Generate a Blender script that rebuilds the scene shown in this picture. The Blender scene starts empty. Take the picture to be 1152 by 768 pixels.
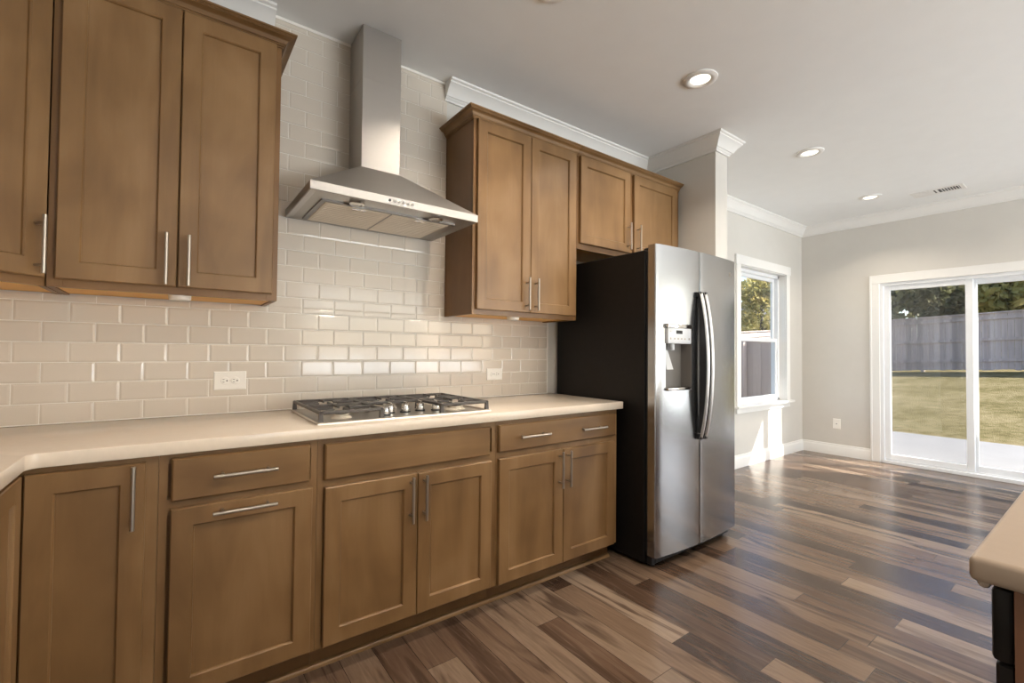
import bpy, bmesh, math, random
from mathutils import Vector, Matrix
import numpy as np
random.seed(7)
sc = bpy.context.scene
COL = sc.collection
CEIL = 2.78
# ------------------------------------------------------------------ camera
cx, cy, cz, yaw, pit, rol, fpx = -0.3251, -2.4001, 1.2006, 0.6375, 0.0212, 0.009, 515.97
fw = Vector((math.sin(yaw)*math.cos(pit), math.cos(yaw)*math.cos(pit), math.sin(pit)))
r0 = Vector((math.cos(yaw), -math.sin(yaw), 0)); u0 = r0.cross(fw)
rr = r0*math.cos(rol) + u0*math.sin(rol); uu = -r0*math.sin(rol) + u0*math.cos(rol)
cd = bpy.data.cameras.new('camera'); cam = bpy.data.objects.new('camera', cd); COL.objects.link(cam)
cd.sensor_width = 36; cd.lens = fpx/1152*36; cd.clip_start = .02; cd.clip_end = 300
cam.matrix_world = Matrix(((rr.x, uu.x, -fw.x, cx), (rr.y, uu.y, -fw.y, cy), (rr.z, uu.z, -fw.z, cz), (0, 0, 0, 1)))
sc.camera = cam
# ------------------------------------------------------------------ view, world, sun, added daylight lamps
sc.view_settings.view_transform = 'Standard'; sc.view_settings.look = 'None'
sc.view_settings.gamma = 1; sc.view_settings.use_curve_mapping = False
sc.view_settings.exposure = 0.15
sc.cycles.use_denoising = True
sc.cycles.max_bounces = 10; sc.cycles.diffuse_bounces = 5; sc.cycles.glossy_bounces = 5; sc.cycles.transparent_max_bounces = 16
sc.cycles.sample_clamp_indirect = 6
sc.cycles.caustics_reflective = False; sc.cycles.caustics_refractive = False
SUN_STRENGTH = 15.0
SKY_STRENGTH = 0.38
WINDOW_FILL_W = 45.0
BACK_FILL_W = 26.0
LEFT_FILL_W = 700.0
GROUND_FILL_W = 1550.0
BACK_GROUND_FILL_W = 300.0
DOWNLIGHT_W = 9.0
AISLE_W = 14.0
DOWNLIGHT_SPREAD = 150
w = bpy.data.worlds.new('sky'); sc.world = w; w.use_nodes = True
nt = w.node_tree; bg = nt.nodes['Background']
sky = nt.nodes.new('ShaderNodeTexSky'); sky.sky_type = 'NISHITA'; sky.sun_disc = False
SUN_EL = math.atan(.73); sun_h = Vector((.571, -.821, 0)).normalized()
sky.sun_elevation = SUN_EL; sky.sun_rotation = math.atan2(sun_h.x, sun_h.y)
sky.air_density = 1.0; sky.dust_density = 1.2; sky.ozone_density = 1.5
nt.links.new(sky.outputs[0], bg.inputs[0]); bg.inputs[1].default_value = SKY_STRENGTH
sl = bpy.data.lights.new('sun', 'SUN'); sl.energy = SUN_STRENGTH; sl.angle = math.radians(.6); sl.color = (1, .94, .85)
so = bpy.data.objects.new('sun', sl); COL.objects.link(so)
sdir = sun_h*math.cos(SUN_EL) + Vector((0, 0, math.sin(SUN_EL)))
so.rotation_euler = sdir.to_track_quat('Z', 'Y').to_euler(); so.location = (20, -20, 15)
# fill lamps added outside the unseen windows, standing in for daylight
# (the lower lamps stand in for sunlit ground, added to brighten the ceiling)
for loc, sx, sy, rot, e in (((3.7, -6.72, 1.35), 4.4, 2.1, (90, 0, 0), WINDOW_FILL_W), ((6.30, -5.2, 1.3), 2.0, 2.0, (90, 0, 90), BACK_FILL_W),
                            ((3.7, -9.2, .0), 8.0, 4.0, (150, 0, 0), GROUND_FILL_W), ((7.9, -5.2, .0), 3.2, 2.6, (148, 0, 90), BACK_GROUND_FILL_W), ((-3.6, -5.1, .0), 3.4, 3.0, (150, 0, -90), LEFT_FILL_W)):
    al = bpy.data.lights.new('daylight_fill', 'AREA'); al.shape = 'RECTANGLE'; al.size = sx; al.size_y = sy
    al.energy = e; al.color = (.88, .95, 1.0)
    ao = bpy.data.objects.new('daylight_fill', al); COL.objects.link(ao); ao.location = loc
    ao.rotation_euler = [math.radians(q) for q in rot]

# ------------------------------------------------------------------ helpers
def link(o): COL.objects.link(o); return o
def origin(o):
    v = Vector((0, 0, 0))
    while o is not None: v += o.location; o = o.parent
    return v
def thing(name, label, cat, loc, group=None):
    o = bpy.data.objects.new(name, None); link(o); o.location = loc; o.empty_display_size = .1
    o['label'] = label; o['category'] = cat
    if group: o['group'] = group
    return o
def tag(o, label, cat, group=None):
    o['label'] = label; o['category'] = cat
    if group: o['group'] = group
    return o
def obj(name, bm, mats, parent=None, smooth=None, fix=True, loc=None):
    if fix: bmesh.ops.recalc_face_normals(bm, faces=bm.faces[:])
    me = bpy.data.meshes.new(name)
    if parent is not None: off = origin(parent)
    elif loc is not None: off = Vector(loc)
    else: off = Vector((0, 0, 0))
    if off.length: bmesh.ops.translate(bm, verts=bm.verts[:], vec=-off)
    bm.to_mesh(me); bm.free()
    for m in (mats if isinstance(mats, (list, tuple)) else [mats]): me.materials.append(m)
    if smooth:
        me.polygons.foreach_set('use_smooth', [True]*len(me.polygons)); me.set_sharp_from_angle(angle=math.radians(smooth))
    o = bpy.data.objects.new(name, me); link(o)
    if parent is not None: o.parent = parent
    elif loc is not None: o.location = loc
    return o
def struct(name, bm, mats, parent=None, smooth=None, fix=True):
    o = obj(name, bm, mats, parent, smooth, fix)
    if parent is None: o['kind'] = 'structure'
    return o
def BM(): return bmesh.new()
def face(bm, vs, mi=0):
    try: f = bm.faces.new(vs)
    except ValueError: return None
    f.material_index = mi; return f
def box(bm, x0, x1, y0, y1, z0, z1, bev=0, mi=0, seg=1):
    x0, x1 = sorted((x0, x1)); y0, y1 = sorted((y0, y1)); z0, z1 = sorted((z0, z1))
    v = [bm.verts.new((x, y, z)) for z in (z0, z1) for y in (y0, y1) for x in (x0, x1)]
    fs = [face(bm, [v[i] for i in q], mi) for q in ((0,2,3,1),(4,5,7,6),(0,1,5,4),(2,6,7,3),(0,4,6,2),(1,3,7,5))]
    if bev:
        es = list({e for f in fs for e in f.edges})
        r = bmesh.ops.bevel(bm, geom=es, offset=bev, segments=seg, affect='EDGES', profile=.5)
        for f in r['faces']: f.material_index = mi
    return v
def ring(c, ax1, ax2, r, n, r2=None):
    r2 = r if r2 is None else r2
    return [c + ax1*(math.cos(2*math.pi*k/n)*r) + ax2*(math.sin(2*math.pi*k/n)*r2) for k in range(n)]
def axes(d):
    d = Vector(d).normalized(); a = Vector((0, 0, 1)) if abs(d.z) < .9 else Vector((1, 0, 0))
    u = d.cross(a).normalized(); return u, d.cross(u).normalized()
def loft(bm, rings, cap0=True, cap1=True, mi=0, closed=True):
    vs = [[bm.verts.new(p) for p in r] for r in rings]
    for a, b in zip(vs, vs[1:]):
        n = len(a)
        for k in range(n if closed else n-1): face(bm, (a[k], a[(k+1) % n], b[(k+1) % n], b[k]), mi)
    if cap0: face(bm, vs[0][::-1], mi)
    if cap1: face(bm, vs[-1], mi)
    return vs
def cyl(bm, p0, p1, r, n=16, r1=None, mi=0, bev=0):
    p0, p1 = Vector(p0), Vector(p1); u, v = axes(p1-p0); d = (p1-p0).normalized(); r1 = r if r1 is None else r1
    if bev: rs = [ring(p0, u, v, r-bev, n), ring(p0+d*bev, u, v, r, n), ring(p1-d*bev, u, v, r1, n), ring(p1, u, v, r1-bev, n)]
    else: rs = [ring(p0, u, v, r, n), ring(p1, u, v, r1, n)]
    loft(bm, rs, mi=mi)
def lathe(bm, c, prof, n=32, axis=(0, 0, 1), cap0=False, cap1=False, mi=0):
    c = Vector(c); d = Vector(axis).normalized(); u, v = axes(d)
    loft(bm, [ring(c+d*h, u, v, r, n) for r, h in prof], cap0, cap1, mi)
def prism(bm, pts, z0, z1, mi=0):           # 2-D outline in x,y extruded in z
    a = [bm.verts.new((x, y, z0)) for x, y in pts]; b = [bm.verts.new((x, y, z1)) for x, y in pts]
    n = len(pts)
    for k in range(n): face(bm, (a[k], a[(k+1) % n], b[(k+1) % n], b[k]), mi)
    fb = face(bm, a[::-1], mi); ft = face(bm, b, mi)
    return a, b
def sweep(bm, path, prof, mi=0):            # prof: (projection to the right of travel, z)
    P = [Vector((p[0], p[1])) for p in path]; rings = []
    for i, p in enumerate(P):
        ns = []
        for a, b in ((i-1, i), (i, i+1)):
            if a >= 0 and b < len(P):
                d = (P[b]-P[a]).normalized(); ns.append(Vector((d.y, -d.x)))
        if len(ns) == 2:
            m = (ns[0]+ns[1]).normalized(); m = m/max(.2, m.dot(ns[0]))
        else: m = ns[0]
        rings.append([Vector((p.x+m.x*q, p.y+m.y*q, z)) for q, z in prof])
    loft(bm, rings, mi=mi)
class Frame:                                # a cabinet front: u along the width, z up, n out of the front
    def __init__(s, o, u, n): s.o, s.u, s.n = Vector(o), Vector(u).normalized(), Vector(n).normalized()
    def p(s, a, z, d): return Vector((s.o.x, s.o.y, 0)) + s.u*a + s.n*d + Vector((0, 0, z))
def rect_rings(bm, F, a0, a1, z0, z1, steps, mi=0):
    rs = []
    for ins, d in steps: rs.append([F.p(a0+ins, z0+ins, d), F.p(a1-ins, z0+ins, d), F.p(a1-ins, z1-ins, d), F.p(a0+ins, z1-ins, d)])
    loft(bm, rs, mi=mi)
def shaker(F, a0, a1, z0, z1, t=.02, rail=.057):
    bm = BM()
    rect_rings(bm, F, a0, a1, z0, z1, [(0, .0005), (0, t-.003), (.003, t), (rail, t), (rail+.004, t-.0045), (rail+.005, t-.0105)])
    return bm
def slab(F, a0, a1, z0, z1, t=.02):
    bm = BM(); rect_rings(bm, F, a0, a1, z0, z1, [(0, .0005), (0, t-.005), (.005, t)]); return bm
def bar_pull(F, a, z, horiz, parent, t=.02, L=.186, post=.066):
    bm = BM(); d = t+.034; A = (lambda s: F.p(a+s, z, d)) if horiz else (lambda s: F.p(a, z+s, d))
    B = (lambda s: F.p(a+s, z, t-.001)) if horiz else (lambda s: F.p(a, z+s, t-.001))
    cyl(bm, A(-L/2), A(L/2), .0062, 14, bev=.0012)
    for s in (-post, post): cyl(bm, B(s), A(s), .0048, 10)
    return obj('handle', bm, M['nickel'], parent, 40)

# ------------------------------------------------------------------ materials
M = {}
def mat(name):
    m = bpy.data.materials.new(name); m.use_nodes = True; M[name] = m
    return m, m.node_tree, m.node_tree.nodes['Principled BSDF']
def N(t, kind, **kw):
    n = t.nodes.new(kind)
    for k, v in kw.items():
        if k.startswith('i_'):
            key = k[2:]; n.inputs[int(key) if key.isdigit() else key].default_value = v
        else: setattr(n, k, v)
    return n
def L(t, a, b): t.links.new(a, b)
def math_(t, op, a, b=None, clamp=False):
    n = N(t, 'ShaderNodeMath', operation=op, use_clamp=clamp)
    for i, v in enumerate((a, b)):
        if v is None: continue
        if isinstance(v, (int, float)): n.inputs[i].default_value = v
        else: L(t, v, n.inputs[i])
    return n.outputs[0]
def mixc(t, fac, a, b, mode='MIX'):
    n = N(t, 'ShaderNodeMix', data_type='RGBA', blend_type=mode)
    for i, v in ((0, fac), (6, a), (7, b)):
        if isinstance(v, (int, float)): n.inputs[i].default_value = v
        elif isinstance(v, tuple): n.inputs[i].default_value = v if len(v) == 4 else v+(1,)
        else: L(t, v, n.inputs[i])
    return n.outputs[2]
def ramp(t, fac, stops, interp='LINEAR'):
    n = N(t, 'ShaderNodeValToRGB'); cr = n.color_ramp; cr.interpolation = interp
    while len(cr.elements) < len(stops): cr.elements.new(.5)
    for e, (p, c) in zip(cr.elements, stops): e.position = p; e.color = c+(1,)
    L(t, fac, n.inputs[0]); return n.outputs[0]
def simple(name, col, rough=.5, metal=0, var=.03, scale=8, bump=0, spec=None, coat=0):
    m, t, b = mat(name)
    tc = N(t, 'ShaderNodeTexCoord'); no = N(t, 'ShaderNodeTexNoise', i_Scale=scale, i_Detail=4.0); L(t, tc.outputs['Object'], no.inputs['Vector'])
    lo = tuple(c*(1-var) for c in col); hi = tuple(min(1, c*(1+var)) for c in col)
    L(t, ramp(t, no.outputs[0], [(.3, lo), (.7, hi)]), b.inputs['Base Color'])
    b.inputs['Roughness'].default_value = rough; b.inputs['Metallic'].default_value = metal
    if spec is not None: b.inputs['Specular IOR Level'].default_value = spec
    if coat: b.inputs['Coat Weight'].default_value = coat; b.inputs['Coat Roughness'].default_value = .1
    if bump:
        bp = N(t, 'ShaderNodeBump', i_Strength=bump, i_Distance=.002); n2 = N(t, 'ShaderNodeTexNoise', i_Scale=scale*25, i_Detail=3.0)
        L(t, tc.outputs['Object'], n2.inputs['Vector']); L(t, n2.outputs[0], bp.inputs['Height']); L(t, bp.outputs[0], b.inputs['Normal'])
    return m
simple('ceiling_paint', (.86, .865, .86), .9, var=.01, bump=.05)
simple('wall_paint', (.62, .592, .545), .8, var=.012, bump=.05)
simple('trim_white', (.80, .785, .755), .35, var=.01)
simple('vinyl_white', (.82, .83, .84), .3, var=.01)
simple('plate_white', (.85, .82, .76), .3, var=.01)
simple('slot_dark', (.05, .045, .04), .5)
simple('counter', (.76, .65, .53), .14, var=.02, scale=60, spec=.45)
simple('island_counter_dimmed', (.29, .225, .17), .28, var=.02, scale=60, spec=.45)  # darker copy of the counter colour, standing in for dimmer light
simple('grout', (.84, .81, .75), .8)
simple('nickel', (.45, .395, .335), .38, 1)
simple('chrome', (.75, .72, .68), .12, 1)
simple('steel_dark', (.22, .2, .18), .3, 1)
simple('black_enamel', (.012, .011, .011), .35, var=.2)
simple('fridge_black', (.008, .0068, .0062), .45, var=.15, scale=30, bump=.12, spec=.22)
simple('plastic_black', (.015, .015, .017), .3)
simple('cavity_grey', (.16, .145, .13), .35)
simple('plastic_grey', (.62, .63, .64), .35)
simple('plastic_tan', (.5, .46, .41), .4)
simple('cast_iron', (.085, .075, .068), .5, var=.2, scale=60)
simple('filter_steel', (.70, .62, .51), .5, .25, var=.03)
simple('tray_steel', (.66, .61, .55), .28, 1, var=.02)
simple('toe_dark', (.10, .065, .04), .5, var=.15)
simple('concrete', (.23, .225, .225), .9, var=.05, scale=3, spec=.1)
simple('glow_frost', (.8, .78, .72), .4)
simple('brick_siding', (.42, .40, .39), .8, var=.05)
simple('roof_shingle', (.17, .17, .19), .9, var=.25, scale=14)
simple('bark', (.07, .055, .04), .9, var=.3, scale=12)
# maple veneer with a brown stain: blotchy, faint vertical (or horizontal) grain
def wood(name, c0, c1, c2, horiz=False, rough=.40):
    m, t, b = mat(name)
    tc = N(t, 'ShaderNodeTexCoord'); oi = N(t, 'ShaderNodeObjectInfo')
    add = N(t, 'ShaderNodeVectorMath', operation='ADD'); sc_ = N(t, 'ShaderNodeVectorMath', operation='SCALE', i_Scale=37.0)
    cmb = N(t, 'ShaderNodeCombineXYZ'); L(t, oi.outputs['Random'], cmb.inputs[0]); L(t, oi.outputs['Random'], cmb.inputs[2])
    L(t, cmb.outputs[0], sc_.inputs[0]); L(t, tc.outputs['Object'], add.inputs[0]); L(t, sc_.outputs[0], add.inputs[1])
    mp = N(t, 'ShaderNodeMapping'); mp.inputs['Scale'].default_value = (1.5, 7, 7) if horiz else (7, 7, 1.5); L(t, add.outputs[0], mp.inputs[0])
    n1 = N(t, 'ShaderNodeTexNoise', i_Scale=1.0, i_Detail=5.0, i_Distortion=.6); L(t, mp.outputs[0], n1.inputs['Vector'])
    n2 = N(t, 'ShaderNodeTexNoise', i_Scale=3.2, i_Detail=2.0); L(t, add.outputs[0], n2.inputs['Vector'])
    mp3 = N(t, 'ShaderNodeMapping'); mp3.inputs['Scale'].default_value = (3, 130, 130) if horiz else (130, 130, 3); L(t, add.outputs[0], mp3.inputs[0])
    n3 = N(t, 'ShaderNodeTexNoise', i_Scale=1.0, i_Detail=3.0); L(t, mp3.outputs[0], n3.inputs['Vector'])
    f = math_(t, 'ADD', math_(t, 'MULTIPLY', n1.outputs[0], .55), math_(t, 'MULTIPLY', n2.outputs[0], .45))
    c = ramp(t, f, [(.33, c0), (.5, c1), (.67, c2)])
    c = mixc(t, math_(t, 'MULTIPLY', n3.outputs[0], .22), c, c0)
    L(t, c, b.inputs['Base Color']); b.inputs['Roughness'].default_value = rough
    b.inputs['Specular IOR Level'].default_value = .5
    return m
wood('wood', (.155, .080, .029), (.235, .130, .051), (.32, .188, .084))
wood('wood_flat', (.155, .080, .029), (.235, .130, .051), (.32, .188, .084), horiz=True)
wood('wood_frame', (.150, .070, .022), (.19, .094, .031), (.23, .119, .043), horiz=False)
wood('maple_raw', (.66, .33, .05), (.74, .40, .075), (.80, .45, .10), horiz=True, rough=.45)
wood('island_wood', (.12, .05, .025), (.16, .07, .033), (.19, .085, .04))
# glossy ceramic tile
m, t, b = mat('tile')
tc = N(t, 'ShaderNodeTexCoord'); no = N(t, 'ShaderNodeTexNoise', i_Scale=1.5, i_Detail=2.0); L(t, tc.outputs['Object'], no.inputs['Vector'])
L(t, ramp(t, no.outputs[0], [(.3, (.625, .558, .478)), (.7, (.67, .603, .518))]), b.inputs['Base Color'])
b.inputs['Roughness'].default_value = .11; b.inputs['Specular IOR Level'].default_value = .38
bp = N(t, 'ShaderNodeBump', i_Strength=.12, i_Distance=.004); n2 = N(t, 'ShaderNodeTexNoise', i_Scale=9.0, i_Detail=1.0)
L(t, tc.outputs['Object'], n2.inputs['Vector']); L(t, n2.outputs[0], bp.inputs['Height']); L(t, bp.outputs[0], b.inputs['Normal'])
# brushed stainless steel
def steel(name, col, rough, stretch):
    m, t, b = mat(name)
    tc = N(t, 'ShaderNodeTexCoord'); mp = N(t, 'ShaderNodeMapping'); mp.inputs['Scale'].default_value = stretch
    L(t, tc.outputs['Object'], mp.inputs[0]); no = N(t, 'ShaderNodeTexNoise', i_Scale=1.0, i_Detail=2.0); L(t, mp.outputs[0], no.inputs['Vector'])
    L(t, ramp(t, no.outputs[0], [(.3, tuple(c*.985 for c in col)), (.7, col)]), b.inputs['Base Color'])
    b.inputs['Roughness'].default_value = rough; b.inputs['Metallic'].default_value = 1
    return m
steel('steel', (.50, .475, .445), .42, (3, 3, 300))
steel('handle_steel', (.70, .69, .68), .42, (60, 60, 2))
steel('fridge_steel', (.43, .43, .435), .22, (3, 3, 260))
# laminate planks running away from the range wall
m, t, b = mat('plank_floor')
tc = N(t, 'ShaderNodeTexCoord'); sp = N(t, 'ShaderNodeSeparateXYZ'); L(t, tc.outputs['Object'], sp.inputs[0])
u = math_(t, 'DIVIDE', math_(t, 'SUBTRACT', sp.outputs[0], .4706-12.7), .127)
iu = math_(t, 'FLOOR', u); fu = math_(t, 'FRACT', u)
wn1 = N(t, 'ShaderNodeTexWhiteNoise', noise_dimensions='1D'); L(t, iu, wn1.inputs['W'])
v = math_(t, 'DIVIDE', math_(t, 'ADD', math_(t, 'ADD', sp.outputs[1], 40), math_(t, 'MULTIPLY', wn1.outputs[0], 1.2)), 1.2)
iv = math_(t, 'FLOOR', v); fv = math_(t, 'FRACT', v)
cb = N(t, 'ShaderNodeCombineXYZ'); L(t, iu, cb.inputs[0]); L(t, iv, cb.inputs[1])
wn = N(t, 'ShaderNodeTexWhiteNoise', noise_dimensions='2D'); L(t, cb.outputs[0], wn.inputs['Vector'])
base = ramp(t, wn.outputs[0], [(0, (.036, .019, .012)), (.12, (.056, .032, .020)), (.25, (.110, .066, .042)), (.42, (.145, .092, .060)), (.65, (.178, .120, .080)), (.85, (.222, .156, .108)), (.95, (.29, .212, .152)), (1, (.14, .100, .070))])
def nz(sx, sy, detail, dist=0, scale=1.0):
    c = N(t, 'ShaderNodeCombineXYZ'); L(t, math_(t, 'MULTIPLY', sp.outputs[0], sx), c.inputs[0]); L(t, math_(t, 'MULTIPLY', sp.outputs[1], sy), c.inputs[1])
    L(t, math_(t, 'MULTIPLY', wn.outputs[0], 61.0), c.inputs[2])
    n = N(t, 'ShaderNodeTexNoise', i_Scale=scale, i_Detail=detail, i_Distortion=dist); L(t, c.outputs[0], n.inputs['Vector']); return n.outputs[0]
g1 = nz(110, 9, 5, .6); g2 = nz(10, 1.0, 3, 1.6); g3 = nz(30, 2.0, 4, 2.5)
c = mixc(t, math_(t, 'MULTIPLY', ramp(t, g2, [(.36, (1, 1, 1)), (.49, (0, 0, 0))]), .74), base, (.040, .022, .014))
c = mixc(t, math_(t, 'MULTIPLY', ramp(t, g3, [(.52, (0, 0, 0)), (.75, (1, 1, 1))]), .22), c, (.33, .235, .17))
c = mixc(t, math_(t, 'MULTIPLY', ramp(t, g1, [(.35, (1, 1, 1)), (.60, (0, 0, 0))]), .20), c, (.05, .028, .02))
eu = math_(t, 'MULTIPLY', math_(t, 'MINIMUM', fu, math_(t, 'SUBTRACT', 1, fu)), .127)
ev = math_(t, 'MULTIPLY', math_(t, 'MINIMUM', fv, math_(t, 'SUBTRACT', 1, fv)), 1.2)
ed = math_(t, 'MINIMUM', eu, ev)
gr = math_(t, 'LESS_THAN', ed, .0011)
c = mixc(t, math_(t, 'MULTIPLY', gr, .85), c, (.02, .012, .009))
L(t, c, b.inputs['Base Color'])
L(t, math_(t, 'ADD', math_(t, 'MULTIPLY', g1, .12), .17), b.inputs['Roughness'])
b.inputs['Specular IOR Level'].default_value = .5
bp = N(t, 'ShaderNodeBump', i_Strength=.25, i_Distance=.0015)
L(t, math_(t, 'SUBTRACT', math_(t, 'MULTIPLY', g1, .35), gr), bp.inputs['Height']); L(t, bp.outputs[0], b.inputs['Normal'])
# glass that passes light
def glass(name, tint, op=0.0, opcol=(.3, .3, .3)):
    m, t, b = mat(name); out = t.nodes['Material Output']
    tr = N(t, 'ShaderNodeBsdfTransparent'); tr.inputs[0].default_value = tint+(1,)
    gl = N(t, 'ShaderNodeBsdfGlossy'); gl.inputs['Roughness'].default_value = .01
    fr = N(t, 'ShaderNodeLayerWeight', i_Blend=.5); mx = N(t, 'ShaderNodeMixShader')   # same on both faces of the pane
    L(t, math_(t, 'ADD', math_(t, 'MULTIPLY', math_(t, 'POWER', fr.outputs['Facing'], 5.0), .9), .03), mx.inputs[0]); L(t, tr.outputs[0], mx.inputs[1]); L(t, gl.outputs[0], mx.inputs[2])
    last = mx.outputs[0]
    if op:
        df = N(t, 'ShaderNodeBsdfDiffuse'); df.inputs[0].default_value = opcol+(1,); m2 = N(t, 'ShaderNodeMixShader', i_0=op)
        tr2 = N(t, 'ShaderNodeBsdfTransparent'); L(t, tr2.outputs[0], m2.inputs[1]); L(t, df.outputs[0], m2.inputs[2]); last = m2.outputs[0]
    L(t, last, out.inputs[0]); return m
glass('glass', (.97, .98, .98))
glass('screen_mesh', (1, 1, 1), .11, (.20, .20, .20))
# lawn, fence, leaves
m, t, b = mat('lawn')
tc = N(t, 'ShaderNodeTexCoord')
n1 = N(t, 'ShaderNodeTexNoise', i_Scale=.9, i_Detail=3.0); n2 = N(t, 'ShaderNodeTexNoise', i_Scale=7.0, i_Detail=5.0); n3 = N(t, 'ShaderNodeTexNoise', i_Scale=60.0, i_Detail=3.0)
for n in (n1, n2, n3): L(t, tc.outputs['Object'], n.inputs['Vector'])
f = math_(t, 'ADD', math_(t, 'ADD', math_(t, 'MULTIPLY', n1.outputs[0], .35), math_(t, 'MULTIPLY', n2.outputs[0], .35)), math_(t, 'MULTIPLY', n3.outputs[0], .3))
L(t, ramp(t, f, [(.36, (.105, .095, .038)), (.45, (.18, .152, .074)), (.55, (.265, .218, .122)), (.68, (.33, .275, .165))]), b.inputs['Base Color'])
b.inputs['Roughness'].default_value = 1; b.inputs['Specular IOR Level'].default_value = 0
bp = N(t, 'ShaderNodeBump', i_Strength=1.0, i_Distance=.05); L(t, n3.outputs[0], bp.inputs['Height']); L(t, bp.outputs[0], b.inputs['Normal'])
m, t, b = mat('fence_wood')
tc = N(t, 'ShaderNodeTexCoord'); sp = N(t, 'ShaderNodeSeparateXYZ'); L(t, tc.outputs['Object'], sp.inputs[0])
hs = math_(t, 'FLOOR', math_(t, 'DIVIDE', math_(t, 'ADD', sp.outputs[0], math_(t, 'ADD', sp.outputs[1], 60)), .145))
wn = N(t, 'ShaderNodeTexWhiteNoise', noise_dimensions='1D'); L(t, hs, wn.inputs['W'])
mp = N(t, 'ShaderNodeMapping'); mp.inputs['Scale'].default_value = (14, 14, 1.2); L(t, tc.outputs['Object'], mp.inputs[0])
no = N(t, 'ShaderNodeTexNoise', i_Scale=1.0, i_Detail=4.0); L(t, mp.outputs[0], no.inputs['Vector'])
L(t, ramp(t, math_(t, 'ADD', math_(t, 'MULTIPLY', wn.outputs[0], .5), math_(t, 'MULTIPLY', no.outputs[0], .5)), [(.2, (.26, .215, .20)), (.5, (.37, .305, .285)), (.8, (.47, .395, .365))]), b.inputs['Base Color'])
b.inputs['Roughness'].default_value = .9
def leaf(name, c0, c1, c2):
    m, t, b = mat(name); tc = N(t, 'ShaderNodeTexCoord'); no = N(t, 'ShaderNodeTexNoise', i_Scale=1.7, i_Detail=5.0); L(t, tc.outputs['Object'], no.inputs['Vector'])
    c = ramp(t, no.outputs[0], [(.32, c0), (.5, c1), (.68, c2)]); L(t, c, b.inputs['Base Color']); b.inputs['Roughness'].default_value = .6
    tl = N(t, 'ShaderNodeBsdfTranslucent'); L(t, c, tl.inputs[0]); mx = N(t, 'ShaderNodeMixShader', i_0=.45)
    L(t, b.outputs[0], mx.inputs[1]); L(t, tl.outputs[0], mx.inputs[2]); L(t, mx.outputs[0], t.nodes['Material Output'].inputs[0])
leaf('leaf_olive', (.10, .115, .035), (.34, .30, .09), (.60, .48, .18))
leaf('leaf_dark', (.07, .085, .04), (.18, .185, .09), (.33, .31, .15))
m, t, b = mat('lamp_glow'); b.inputs['Base Color'].default_value = (1, .95, .85, 1); b.inputs['Emission Color'].default_value = (1, .9, .74, 1); b.inputs['Emission Strength'].default_value = 2.2
m, t, b = mat('display'); b.inputs['Base Color'].default_value = (.01, .012, .015, 1); b.inputs['Roughness'].default_value = .2

# ------------------------------------------------------------------ room shell
XL, XB, YN, YS = -1.27, 6.056, .07, -6.5
SX0, SX1, SY = 2.835, 2.995, -.61            # stub partition beside the refrigerator
bm = BM(); box(bm, XL-.12, XB+.15, YS-.15, YN+.15, -.06, 0); struct('floor', bm, M['plank_floor'])
bm = BM(); box(bm, XL-.12, XB+.35, YS-.35, YN+.35, CEIL, CEIL+.12); struct('ceiling', bm, M['ceiling_paint'])
bm = BM(); box(bm, XL-.12, SX1, 0, .15, 0, CEIL); struct('wall_kitchen', bm, M['wall_paint'])
bm = BM(); box(bm, SX0, SX1, SY, 0, 0, CEIL); struct('wall_partition', bm, M['wall_paint'])
bm = BM()
for a0, a1, z0, z1 in ((YS, -6.2, 0, CEIL), (-4.0, 0, 0, CEIL), (-6.2, -4.0, 0, .3), (-6.2, -4.0, 2.3, CEIL)): box(bm, XL-.12, XL, a0, a1, z0, z1)
struct('wall_left', bm, M['wall_paint'])
def holed(bm, axis, lo, hi, d0, d1, holes):   # wall along axis with rectangular holes (a0,a1,z0,z1)
    cuts = sorted({lo, hi, *[h[0] for h in holes], *[h[1] for h in holes]})
    def bx(a0, a1, z0, z1):
        if axis == 'x': box(bm, a0, a1, d0, d1, z0, z1)
        else: box(bm, d0, d1, a0, a1, z0, z1)
    for a0, a1 in zip(cuts, cuts[1:]):
        hs = [h for h in holes if h[0] <= a0+1e-6 and h[1] >= a1-1e-6]
        if not hs: bx(a0, a1, 0, CEIL)
        for h in hs:
            if h[2] > 0: bx(a0, a1, 0, h[2])
            bx(a0, a1, h[3], CEIL)
WX0, WX1, WZ0, WZ1 = 4.50, 5.60, .62, 2.15     # nook window opening
DY0, DY1, DZ = -2.22, -.72, 2.0               # sliding door opening
bm = BM(); holed(bm, 'x', SX1, XB+.15, YN, YN+.15, [(WX0, WX1, WZ0, WZ1)]); struct('wall_nook', bm, M['wall_paint'])
bm = BM(); holed(bm, 'y', YS, YN, XB, XB+.15, [(DY0, DY1, 0, DZ), (-6.2, -4.2, .3, 2.3)]); struct('wall_back', bm, M['wall_paint'])
bm = BM(); holed(bm, 'x', XL-.12, XB+.15, YS-.15, YS, [(1.5, 5.9, .3, 2.4)]); struct('wall_living', bm, M['wall_paint'])
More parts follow.
